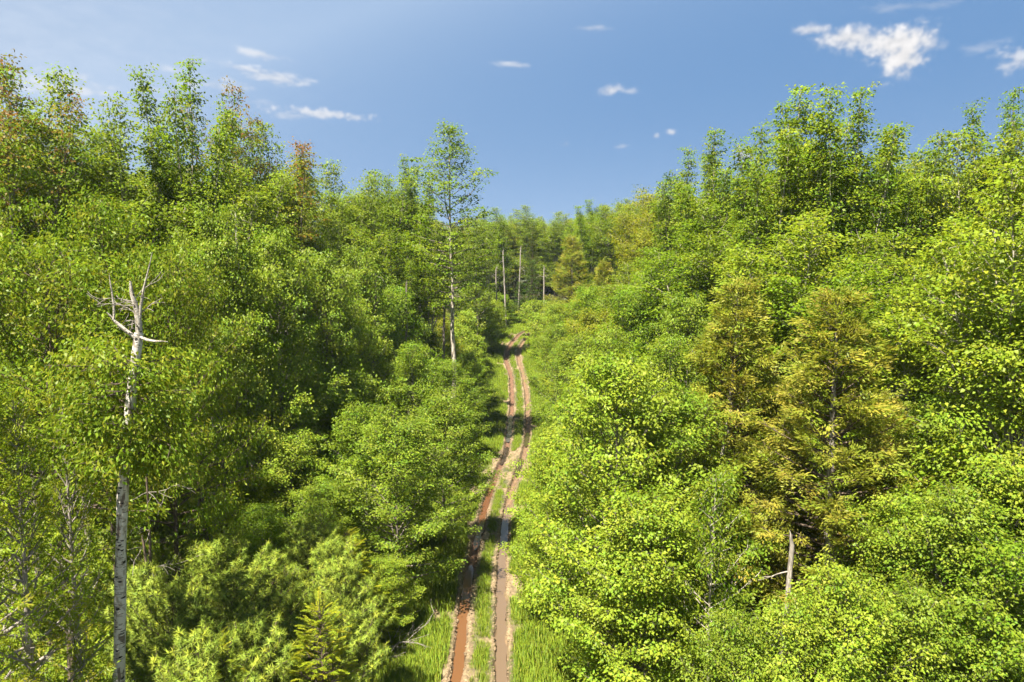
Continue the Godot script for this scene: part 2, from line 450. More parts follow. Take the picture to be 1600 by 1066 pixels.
# ------------------------------------------------------------------ sky
func sky_color(e: float, dir: Vector3) -> Color:
	var g := rad_to_deg(acos(clampf(dir.dot(sun_dir), -1, 1)))
	var h := exp(-maxf(e, 0.0) / 11.0)
	var c := Vector3(0.014, 0.180, 0.490).lerp(Vector3(0.47, 0.65, 0.90), h)
	c += Vector3(0.150, 0.142, 0.112) * minf(exp(-(g - 96.0) / 7.5), 2.1)
	return Color(c.x / EXPOSURE, c.y / EXPOSURE, c.z / EXPOSURE)

func toward(az: float, el: float) -> Vector3:
	return Vector3(sin(az) * cos(el), sin(el), -cos(az) * cos(el))

# [azimuth, elevation, half width, half height, tilt (all degrees), strength, softness]
const CLOUDS := [
	[-37.78, 15.47, 26.31, 12.73, 0.0, 0.52, 2.4],
	[28.98, 15.18, 1.88, 1.60, 0.0, 1.00, 0.0],
	[28.46, 16.15, 2.93, 1.13, 6.0, 0.95, 0.0],
	[25.57, 16.79, 3.00, 0.97, -8.0, 0.90, 0.1],
	[22.88, 17.63, 1.68, 0.49, -4.0, 0.70, 0.3],
	[30.42, 15.77, 1.39, 0.83, -20.0, 0.60, 0.4],
	[35.74, 13.98, 1.48, 0.96, 0.0, 0.65, 0.5],
	[33.79, 14.88, 1.79, 0.45, 0.0, 0.25, 1.0],
	[29.52, 18.20, 5.14, 0.37, -4.0, 0.25, 1.0],
	[18.52, 9.21, 1.02, 0.56, 0.0, 0.80, 0.2],
	[27.79, 13.34, 0.67, 0.29, 0.0, 0.45, 0.5],
	[21.27, 9.89, 0.70, 0.60, 0.0, 0.60, 0.4],
	[8.02, 14.58, 1.17, 0.48, 6.0, 0.70, 0.4],
	[9.55, 14.43, 0.64, 0.26, 0.0, 0.40, 0.6],
	[0.00, 16.54, 1.61, 0.27, -3.0, 0.50, 0.8],
	[12.88, 11.21, 0.58, 0.26, -12.0, 0.70, 0.4],
	[11.68, 11.02, 0.42, 0.26, 0.0, 0.60, 0.4],
	[9.11, 10.27, 0.64, 0.21, 5.0, 0.40, 0.6],
	[4.50, 10.57, 0.48, 0.27, 0.0, 0.50, 0.5],
	[6.18, 19.02, 1.71, 0.21, 0.0, 0.35, 0.9],
	[-15.31, 12.51, 4.27, 0.48, -2.0, 0.68, 0.5],
	[-13.35, 12.33, 1.95, 0.27, 4.0, 0.50, 0.6],
	[-17.47, 12.23, 2.82, 0.35, 0.0, 0.43, 0.8],
	[-18.56, 14.88, 2.69, 0.56, -5.0, 0.65, 0.6],
	[-20.62, 15.23, 3.32, 0.30, -5.0, 0.58, 0.7],
	[-22.47, 13.87, 3.28, 0.51, 0.0, 0.61, 0.7],
	[-19.67, 16.37, 1.89, 0.30, -6.0, 0.58, 0.7],
	[-24.83, 14.62, 3.22, 0.29, -4.0, 0.36, 0.9],
	[-26.99, 13.18, 2.11, 0.24, 0.0, 0.32, 0.9],
	[-31.35, 12.65, 3.53, 0.78, 4.0, 0.50, 1.0],
	[-33.91, 12.70, 3.43, 0.98, 0.0, 0.36, 1.0],
	[-26.60, 12.57, 3.17, 0.20, 0.0, 0.29, 0.9],
	[-31.87, 13.47, 2.01, 0.31, 0.0, 0.36, 0.9],
	[-20.02, 12.97, 2.22, 0.30, 0.0, 0.25, 1.0],
]

func make_sky() -> Sky:
	var w := 3072
	var h := 1536
	var small := Image.create(512, 256, false, Image.FORMAT_RGBF)
	for y in 256:
		for x in 512:
			var el := PI * (0.5 - (y + 0.5) / 256.0)
			var az := TAU * (x + 0.5) / 512.0
			small.set_pixel(x, y, sky_color(rad_to_deg(el), toward(az, el)))
	small.resize(w, h, Image.INTERPOLATE_BILINEAR)
	var nz := FastNoiseLite.new()
	nz.seed = 21; nz.frequency = 1.0; nz.fractal_octaves = 5; nz.fractal_gain = 0.55
	var list := CLOUDS.duplicate()
	rng.seed = 404
	for i in 46:   # the same thin scattered wisps over the rest of the sky
		var az := rf(45, 315)
		list.append([az, rf(6, 60), rf(1.5, 7), rf(0.5, 1.6), rf(-8, 8), rf(0.25, 0.8), 1.0])
	for c in list:
		var soft: float = c[6]
		var reach_x: float = c[2] * 1.9 / cos(deg_to_rad(c[1]))
		var reach_y: float = c[3] * 2.4 + c[2] * 0.35
		var x0 := floori((c[0] - reach_x) / 360.0 * w)
		var x1 := floori((c[0] + reach_x) / 360.0 * w)
		var y0 := maxi(0, int((90.0 - c[1] - reach_y) / 180.0 * h))
		var y1 := mini(h / 2, int((90.0 - c[1] + reach_y) / 180.0 * h))
		var ct := cos(deg_to_rad(c[4]))
		var st := sin(deg_to_rad(c[4]))
		for y in range(y0, y1):
			var el := 90.0 - (y + 0.5) / h * 180.0
			for xx in range(x0, x1):
				var x := posmod(xx, w)
				var az := (xx + 0.5) / w * 360.0
				var dx: float = (az - c[0]) * cos(deg_to_rad(el))
				var dy: float = el - c[1]
				var a: float = (dx * ct + dy * st) / c[2]
				var b: float = (dy * ct - dx * st) / c[3]
				var dd := a * a + b * b
				if dd > 3.4:
					continue
				var sx := 0.35 if soft > 0.5 else 0.8
				var n := nz.get_noise_3d(az * sx, el * 1.1, 3.0) * 1.15 + nz.get_noise_3d(az * sx * 3.1, el * 3.2, 9.0) * 0.5
				var k: float = smoothstep(0.0, 0.75 + 0.6 * soft, 1.0 - sqrt(dd) + n * (0.5 if soft < 0.5 else 0.9 if soft < 1.5 else 0.12) - 0.02) * c[5]
				if k > 0.004:
					var p := small.get_pixel(x, y)
					var lit := (0.89 + 0.17 * n + 0.07 * b) / EXPOSURE
					small.set_pixel(x, y, p.lerp(Color(lit, lit * 0.985, lit * 0.985), clampf(k, 0, 1)))
	var m := PanoramaSkyMaterial.new()
	m.panorama = ImageTexture.create_from_image(small)
	var s := Sky.new()
	s.sky_material = m
	return s

# ------------------------------------------------------------------ ground, track and water
func noise_tex(f: float, s: int, lo: Color, hi: Color) -> NoiseTexture2D:
	var nz := FastNoiseLite.new()
	nz.seed = s; nz.frequency = f; nz.fractal_octaves = 5
	var t := NoiseTexture2D.new()
	t.width = 512; t.height = 512; t.seamless = true; t.noise = nz
	var g := Gradient.new()
	g.set_color(0, lo); g.set_color(1, hi)
	t.color_ramp = g
	return t

func earth_material(rough: float) -> StandardMaterial3D:
	var m := StandardMaterial3D.new()
	m.vertex_color_use_as_albedo = true
	m.vertex_color_is_srgb = true
	m.albedo_texture = noise_tex(0.012, 3, Color(0.55, 0.53, 0.5), Color(1, 1, 1))
	m.uv1_triplanar = true
	m.uv1_world_triplanar = true
	m.uv1_scale = Vector3(0.55, 0.55, 0.55)
	m.roughness = rough
	m.heightmap_enabled = true
	m.heightmap_texture = noise_tex(0.02, 8, Color.BLACK, Color.WHITE)
	m.heightmap_scale = 3.0
	return m

func rut_depth(u: float, z: float, cu: float, w: float, s: float) -> float:
	var e := absf(u - cu + bumps.get_noise_2d(z * 14.0 + s, s) * 0.12 + bumps.get_noise_2d(z * 60.0 + s, s + 9.0) * 0.09) - w
	return smoothstep(0.09, -0.05, e)

func track_point(u: float, z: float) -> Array:   # [height above the ground, linear colour]
	var m := mid(z)
	var l := table(LEFT_RUT, -z) - m
	var r := table(RIGHT_RUT, -z) - m
	var far := smoothstep(60.0, 100.0, -z)
	var a := rut_depth(u, z, l, lerpf(0.205, 0.24, far), 0.0)
	var b := rut_depth(u, z, r, lerpf(0.205, 0.19, far), 50.0)
	var k := maxf(a, b)
	var lip := maxf(exp(-pow((absf(u - l) - 0.31) / 0.12, 2.0)), exp(-pow((absf(u - r) - 0.30) / 0.11, 2.0)))
	var n1 := bumps.get_noise_2d(u * 30.0, z * 22.0)
	var n2 := bumps.get_noise_2d(u * 9.0 + 80.0, z * 6.0)
	var edge := 1.0 - smoothstep(1.6, 2.35, absf(u))
	var h := (lip * 0.06 * (0.6 + n2) + n1 * 0.035 + n2 * 0.05) * edge - k * 0.20
	var c := Color(0.085, 0.085, 0.030).lerp(Color(0.13, 0.11, 0.05), smoothstep(-0.2, 0.4, n2))
	var bare := clampf(lip * (0.55 + 1.2 * n2) + 0.9 * smoothstep(0.12, 0.42, n2 + 0.35 * n1), 0, 1)
	bare = maxf(bare, smoothstep(6.0, 2.0, absf(-z - 49.0)) * smoothstep(1.9, 1.1, absf(u)) * smoothstep(-0.25, 0.05, n2 + n1 * 0.4))
	c = c.lerp(Color(0.27, 0.20, 0.115), bare)
	c = c.lerp(Color(0.155, 0.082, 0.042) if a > b else Color(0.19, 0.118, 0.062), k)
	return [h, c]

func make_land() -> void:
	var us := []
	var u := -2.4
	while u < 2.41:
		us.append(u)
		u += 0.06
	var zs := []
	var z := 6.0
	while z > -116.0:
		zs.append(z)
		z -= 0.28 if z < -14.0 else 1.0
	var T := Shape.new()
	grid(T, us, zs, true)
	var t := MeshInstance3D.new()
	t.mesh = T.mesh(earth_material(0.85))
	named(t, "track")
	tag(t, "muddy double rut track running straight into the forest", "track", "", "structure")
	var outer := []
	var step := 0.4
	var x := 2.4
	while x < 620.0:
		outer.append(x)
		x += step
		step *= 1.13
	var zo := [420.0, 200.0, 90.0, 40.0, 16.0]
	zo.append_array(zs.filter(func(q): return true))
	var d: float = -zs[-1]
	var zstep := 0.6
	while d < 900.0:
		d += zstep
		zstep *= 1.16
		zo.append(-d)
	var G := Shape.new()
	var left := outer.duplicate()
	left.reverse()
	grid(G, left.map(func(q): return -q), zo, false)
	grid(G, outer, zo, false)
	grid(G, us.filter(func(q): return true), zo.filter(func(q): return q >= zs[0]), false)
	grid(G, us.filter(func(q): return true), zo.filter(func(q): return q <= zs[-1]), false)
	var g := MeshInstance3D.new()
	g.mesh = G.mesh(earth_material(0.95))
	named(g, "ground")
	tag(g, "forest floor of leaf litter, soil and moss", "ground", "", "structure")

func grid(G: Shape, us: Array, zs: Array, on_track: bool) -> void:
	var k0 := G.v.size()
	var w := us.size()
	for z in zs:
		var m := mid(z)
		for u in us:
			var x: float = m + u
			var y := ground(x, z, u)
			var c: Color
			if absf(u) <= 2.41 and z <= 6.0 and z > -117.0:
				var tp := track_point(u, z)
				y += tp[0]
				c = tp[1]
			else:
				var n := bumps.get_noise_2d(x * 5.0, z * 5.0)
				c = Color(0.085, 0.060, 0.032).lerp(Color(0.060, 0.085, 0.024), smoothstep(-0.2, 0.3, n))
				c = c.lerp(Color(0.085, 0.105, 0.030), smoothstep(9.0, 3.0, absf(u)) * 0.9)
			G.v.append(Vector3(x, y, z)); G.n.append(Vector3.UP); G.c.append(c.linear_to_srgb())
	for i in zs.size() - 1:
		for j in w - 1:
			var q := k0 + i * w + j
			G.ix.append(q); G.ix.append(q + w); G.ix.append(q + w + 1); G.ix.append(q); G.ix.append(q + w + 1); G.ix.append(q + 1)
	# proper normals
	for i in zs.size():
		for j in w:
			var q := k0 + i * w + j
			var a := k0 + i * w + mini(j + 1, w - 1)
			var b := k0 + i * w + maxi(j - 1, 0)
			var c2 := k0 + mini(i + 1, zs.size() - 1) * w + j
			var d := k0 + maxi(i - 1, 0) * w + j
			var nn := (G.v[a] - G.v[b]).cross(G.v[c2] - G.v[d])
			G.n[q] = (nn if nn.y > 0 else -nn).normalized()

# a strip of standing water in a rut, from one distance to another
func water_strip(called: String, rut: Array, d0: float, d1: float, half: float, level: float, mat: Material, label: String) -> void:
	var S := Shape.new()
	var n := maxi(4, int((d1 - d0) / 0.22))
	for i in n + 1:
		var d := lerpf(d0, d1, float(i) / n)
		var x := table(rut, d)
		var end := minf(1.0, minf(i, n - i) / 5.0 + 0.15)
		var y := table(RISE, d) - level
		for s in [-1.0, 0.0, 1.0]:
			var q: float = x + s * half * end * (1.0 + 0.4 * bumps.get_noise_2d(d * 26.0, s * 40.0) + 0.35 * bumps.get_noise_2d(d * 90.0, s * 70.0))
			S.v.append(Vector3(q, y, -d)); S.n.append(Vector3.UP); S.c.append(Color.WHITE)
	for i in n:
		for j in 2:
			var q := i * 3 + j
			S.ix.append(q); S.ix.append(q + 3); S.ix.append(q + 4); S.ix.append(q); S.ix.append(q + 4); S.ix.append(q + 1)
	var o := MeshInstance3D.new()
	o.mesh = S.mesh(mat)
	named(o, called)
	tag(o, label, "water", "", "structure")

func water_material(c: Color, rough: float) -> StandardMaterial3D:
	var m := StandardMaterial3D.new()
	m.albedo_color = c.linear_to_srgb()
	m.roughness = rough
	m.metallic_specular = 0.5
	m.normal_enabled = true
	var t := noise_tex(0.01, 31, Color.BLACK, Color.WHITE)
	t.as_normal_map = true
	t.color_ramp = null
	m.normal_texture = t
	m.normal_scale = 0.06
	m.uv1_triplanar = true
	m.uv1_world_triplanar = true
	m.uv1_scale = Vector3(0.3, 0.3, 0.3)
	return m

func make_water() -> void:
	var rusty := water_material(Color(0.098, 0.046, 0.020), 0.12)
	var brown := water_material(Color(0.098, 0.066, 0.038), 0.2)
	var dark := water_material(Color(0.030, 0.020, 0.015), 0.03)
	water_strip("rut_water", LEFT_RUT, 14.0, 32.2, 0.225, 0.115, rusty, "rust orange muddy water in the left rut nearest the viewer")
	water_strip("rut_water", LEFT_RUT, 34.0, 45.6, 0.19, 0.12, water_material(Color(0.085, 0.036, 0.018), 0.1), "reddish brown water in the left rut beyond the dark breaks")
	water_strip("rut_water", RIGHT_RUT, 14.0, 41.0, 0.215, 0.115, brown, "long strip of tan brown water filling the right rut")
	water_strip("puddle", LEFT_RUT, 50.0, 55.5, 0.33, 0.11, dark, "dark puddle in the left rut just short of the blue one")
	var blue := water_material(Color(0.05, 0.045, 0.042), 0.22)
	blue.metallic_specular = 0.9
	blue.normal_scale = 0.35
	water_strip("puddle", LEFT_RUT, 57.0, 66.5, 0.40, 0.10, blue, "puddle in the left rut that mirrors the blue sky")
	water_strip("puddle", RIGHT_RUT, 47.0, 51.5, 0.28, 0.11, dark, "dark puddle in the right rut beside the big maple")
	water_strip("puddle", RIGHT_RUT, 55.5, 60.5, 0.30, 0.11, dark, "dark puddle in the right rut beside the blue one")

# ------------------------------------------------------------------ ground cover
func scatter(called: String, label: String, category: String, m: Mesh, places: Array) -> void:
	var mm := MultiMesh.new()
	mm.transform_format = MultiMesh.TRANSFORM_3D
	mm.mesh = m
	mm.instance_count = places.size()
	for i in places.size():
		mm.set_instance_transform(i, places[i])
	var o := MultiMeshInstance3D.new()
	o.multimesh = mm
	named(o, called)
	tag(o, label, category, "", "stuff")

func grass_tuft(n: int, tall: float, pal: Array) -> Shape:
	var S := Shape.new()
	for i in n:
		var p := Vector3(rf(-1, 1), 0, rf(-1, 1)) * 0.13
		var d := Vector3(rf(-1, 1), 0, rf(-1, 1)) * rf(0.2, 0.8)
		var h := tall * rf(0.55, 1.15)
		var w := Vector3(d.z, 0, -d.x).normalized() * rf(0.006, 0.011)
		var q := p + d * h * 0.3 + Vector3.UP * h * 0.65
		var e := p + d * h * 0.85 + Vector3.UP * h * 0.9
		var c := near_tone(tone(pal))
		var k := S.v.size()
		var nn := (Vector3.UP * 0.8 - d * 0.6 + rv() * 0.3).normalized()
		for x in [p - w, p + w, q - w * 0.8, q + w * 0.8, e]:
			S.v.append(x); S.n.append(nn); S.c.append(c)
		for x in [0, 1, 2, 1, 3, 2, 2, 3, 4]:
			S.ix.append(k + x)
	return S

func clump(n: int, r: float, h: float, size: float, pal: Array) -> Shape:
	var S := Shape.new()
	for i in n:
		var a := rf(0, TAU)
		var d := Vector3(cos(a), 0, sin(a))
		spray(S, d * r * sqrt(rf(0, 1)) + Vector3.UP * h * rf(0.25, 1.0), d, 0.2, 9, size, pal, 0.2)
	return S

func put(x: float, z: float, s: float) -> Transform3D:
	return Transform3D(Basis(Vector3.UP, rf(0, TAU)).scaled(Vector3(s, s * rf(0.8, 1.2), s)), Vector3(x, soil_at(x, z) - 0.01, z))

func make_cover() -> void:
	rng.seed = 71
	const BLADE := [[0.15, 0.235, 0.020], [0.19, 0.255, 0.022], [0.125, 0.215, 0.018], [0.21, 0.235, 0.028]]
	var mat := leaf_material(Color(0.95, 0.95, 0.95), 0.55, 0.8)
	var lots := [[], [], []]
	for i in 60000:
		var d := 15.0 + 95.0 * pow(rng.randf(), 1.5)
		var u := rf(-5.6, 5.6)
		var m := mid(-d)
		var l := table(LEFT_RUT, d) - m
		var r := table(RIGHT_RUT, d) - m
		var gap := minf(absf(u - l), absf(u - r))
		var n2 := bumps.get_noise_2d(u * 9.0 + 80.0, -d * 6.0)
		if gap < 0.29 + rf(-0.06, 0.16) or (absf(u) < 2.2 and n2 > 0.14 + rf(0, 0.15)):
			continue
		if absf(d - 49.0) < 4.5 and absf(u) < 1.9 and rng.randf() < 0.8:
			continue
		if u < l - 2.6 - rf(0, 0.8) * 1.5 and rng.randf() < 0.35:
			continue
		var s := rf(0.7, 1.15) * (0.62 if absf(u) < absf(r) else 1.0) * smoothstep(0.2, 0.8, gap) + 0.12
		lots[i % 3].append(put(m + u, -d, s * 1.1))
	for k in 3:
		scatter("grass", ["bright green grass along and between the ruts", "longer bright grass mixed along the track", "yellowish green grass mixed along the track"][k], "grass", grass_tuft(16, [0.36, 0.46, 0.40][k], BLADE if k < 2 else [[0.22, 0.235, 0.03], [0.18, 0.24, 0.024]]).mesh(mat), lots[k])
	# churned clods and stones beside the ruts
	var C := Shape.new()
	var ball := SphereMesh.new()
	ball.radial_segments = 7; ball.rings = 4; ball.radius = 0.05; ball.height = 0.08
	var arr := ball.get_mesh_arrays()
	for i in arr[Mesh.ARRAY_VERTEX].size():
		var q: Vector3 = arr[Mesh.ARRAY_VERTEX][i]
		C.v.append(q * (1.0 + 0.5 * bumps.get_noise_3d(q.x * 420.0, q.y * 420.0, q.z * 420.0))); C.n.append(arr[Mesh.ARRAY_NORMAL][i]); C.c.append(lin(0.21, 0.155, 0.09))
	C.ix = arr[Mesh.ARRAY_INDEX]
	var heaps := []
	for i in 5200:
		var d := 15.0 + 75.0 * pow(rng.randf(), 1.4)
		var rut: Array = LEFT_RUT if rng.randf() < 0.55 else RIGHT_RUT
		var x := table(rut, d) + (1.0 if rng.randf() < 0.5 else -1.0) * (0.22 + absf(rng.randfn(0.0, 0.11)))
		var t := put(x, -d, rf(0.25, 1.1) * (1.5 if rng.randf() < 0.08 else 1.0))
		t.origin.y += track_point(x - mid(-d), -d)[0]
		heaps.append(t)
	scatter("mud_clods", "churned mud clods and small stones along the ruts", "mud", C.mesh(earth_material(0.9)), heaps)
	var low := [[], []]
	for i in 11000:
		var d := 12.0 + 108.0 * pow(rng.randf(), 1.2)
		var x := rf(-0.82, 0.82) * d + rf(-4, 4)
		var u := x - mid(-d)
		if absf(u) < 3.6 + rf(0, 2.0) - smoothstep(60, 90, d) * 1.2:
			continue
		low[i % 2].append(put(x, -d, rf(0.6, 1.9)))
	scatter("undergrowth", "leafy green undergrowth covering the forest floor", "undergrowth", clump(15, 0.5, 0.7, 0.11, FOREST).mesh(leaf_mats[0]), low[0])
	scatter("undergrowth", "brighter low seedlings and ferns on the forest floor", "undergrowth", clump(11, 0.55, 0.4, 0.13, LIME).mesh(leaf_mats[1]), low[1])

# ------------------------------------------------------------------ single things
func birch() -> void:
	rng.seed = 12
	var o := Node3D.new()
	named(o, "birch_snag")
	o.position = Vector3(-9.73, 0, -15.0)
	o.position.y = soil_at(o.position.x, o.position.z)
	var W := Shape.new()
	var pts := []
	var rad := []
	for i in 15:
		var t := i / 14.0
		pts.append(Vector3(1.45 * t + 0.10 * sin(t * 7.0), 13.0 * t - 0.2 * (1.0 - t), 0.06 * sin(t * 9.0)))
		rad.append(lerpf(0.148, 0.092, pow(t, 1.3)) + 0.012 * sin(i * 2.7) + (0.012 if i == 13 else 0.0))
	W.tube(pts, rad, 14, Color(0.86, 0.86, 0.86))
	part(o, "trunk", W.mesh(bark_mats.birch))
	var top: Vector3 = pts[-1]
	var lim := [
		[[0, 0, 0], [0.02, 0.35, 0.02], [-0.02, 0.75, 0.04], [-0.09, 1.08, 0.05], [-0.10, 1.35, 0.05]],          # broken leader
		[[0.03, 0.25, 0.02], [0.10, 0.75, 0.05], [0.22, 1.2, 0.1], [0.36, 1.68, 0.12], [0.46, 2.05, 0.14]],      # long right limb
		[[-0.05, -0.05, 0.03], [-0.26, 0.18, 0.1], [-0.44, 0.38, 0.14], [-0.52, 0.52, 0.16], [-0.58, 0.60, 0.18]],
		[[-0.45, 0.39, 0.14], [-0.43, 0.75, 0.15], [-0.46, 1.1, 0.15], [-0.48, 1.38, 0.16], [-0.49, 1.55, 0.16]], # left upright
		[[0.04, -0.02, 0.04], [0.25, -0.08, 0.12], [0.45, -0.10, 0.2], [0.62, -0.09, 0.26], [0.78, -0.10, 0.30]],
	]
	var thick := [0.075, 0.034, 0.048, 0.027, 0.036]
	for i in lim.size():
		var lp := []
		var lr := []
		for k in 5:
			lp.append(top + Vector3(lim[i][k][0], lim[i][k][1] * 0.9, lim[i][k][2]) - Vector3(0, 0.08, 0))
			lr.append(lerpf(thick[i], thick[i] * (0.12 if i != 0 else 0.3), pow(k / 4.0, 1.5)))
		var L := Shape.new()
		L.tube(lp, lr, 8, Color(0.66, 0.64, 0.61))
		part(o, "limb", L.mesh(bark_mats.birch))
	var B := Shape.new()
	for i in 9:
		twiggy(B, top + Vector3(rf(-0.1, 0.1), rf(-0.1, 0.7), 0.02), Vector3(rf(-1, 1), rf(-0.1, 0.8), rf(-0.6, 0.6)).normalized(), rf(0.35, 0.8), 0.014, 1)
	part(o, "twigs", B.mesh(bark_mats.dead), null, true)
	var LB := Shape.new()
	var LS := Shape.new()
	var BP := {"lift": -0.25, "sub": 4.2, "twig": 0.7, "inner": 0.8, "leaf": "hanging", "tuft": 0.32, "count": 22, "size": 0.105, "pal": OLIVE, "bare": 0.15}
	for i in 66:
		var t := rf(0.775, 0.955)
		var k := int(t * 14.0)
		var az := rf(0, TAU)
		var el := rf(-0.1, 0.55)
		limb(LB, LS, BP, pts[k].lerp(pts[k + 1], t * 14.0 - k), Vector3(cos(az) * cos(el), sin(el), sin(az) * cos(el)), rf(0.6, 1.9) * (1.0 if cos(az) < 0.3 else 0.75), 0.017, t)
	part(o, "branches", LB.mesh(bark_mats.brown), null, true)
	part(o, "crown", LS.mesh(leaf_mats[0]), null, true)
	tag(o, "white birch with its top snapped off and bare white limbs", "tree")

func pole(x: float, z: float, height: float, r: float, mat: String, label: String, lean: Vector3, twigs: int, group := "") -> void:
	var o := Node3D.new()
	named(o, "bare_trunk")
	o.position = Vector3(x, soil_at(x, z), z)
	var W := Shape.new()
	var pts := []
	var rad := []
	for i in 9:
		var t := i / 8.0
		pts.append(Vector3(0, height * t - 0.3 * (1.0 - t), 0) + lean * t * height + rv() * 0.03 * Vector3(1, 0, 1) * height * 0.12)
		rad.append(lerpf(r, r * 0.55, t))
	for k in 3:   # a splintered top
		pts.append(pts[-1] + Vector3(rf(-0.5, 0.5) * r, r * rf(0.7, 1.6), rf(-0.5, 0.5) * r))
		rad.append(rad[-1] * [0.8, 0.45, 0.1][k])
	W.tube(pts, rad, 8, Color.WHITE)
	part(o, "trunk", W.mesh(bark_mats[mat]))
	if twigs > 0:
		var B := Shape.new()
		for i in twigs:
			twiggy(B, pts[rng.randi_range(3, 9)], Vector3(rf(-1, 1), rf(-0.3, 0.3), rf(-1, 1)).normalized(), rf(0.4, 1.3), r * 0.22, 1)
		part(o, "twigs", B.mesh(bark_mats.dead), null, true)
	tag(o, label, "tree trunk", group)

func brush(x: float, z: float, label: String) -> void:
	var B := Shape.new()
	for i in 26:
		twiggy(B, Vector3(rf(-0.6, 0.6), rf(0.05, 0.3), rf(-0.5, 0.5)), Vector3(rf(-1, 1), rf(0.1, 0.7), rf(-1, 1)).normalized(), rf(0.8, 2.2), 0.02, 1)
	var o := MeshInstance3D.new()
	o.mesh = B.mesh(bark_mats.dead)
	named(o, "brush_pile")
	o.position = Vector3(x, soil_at(x, z), z)
	tag(o, label, "brush", "", "stuff")

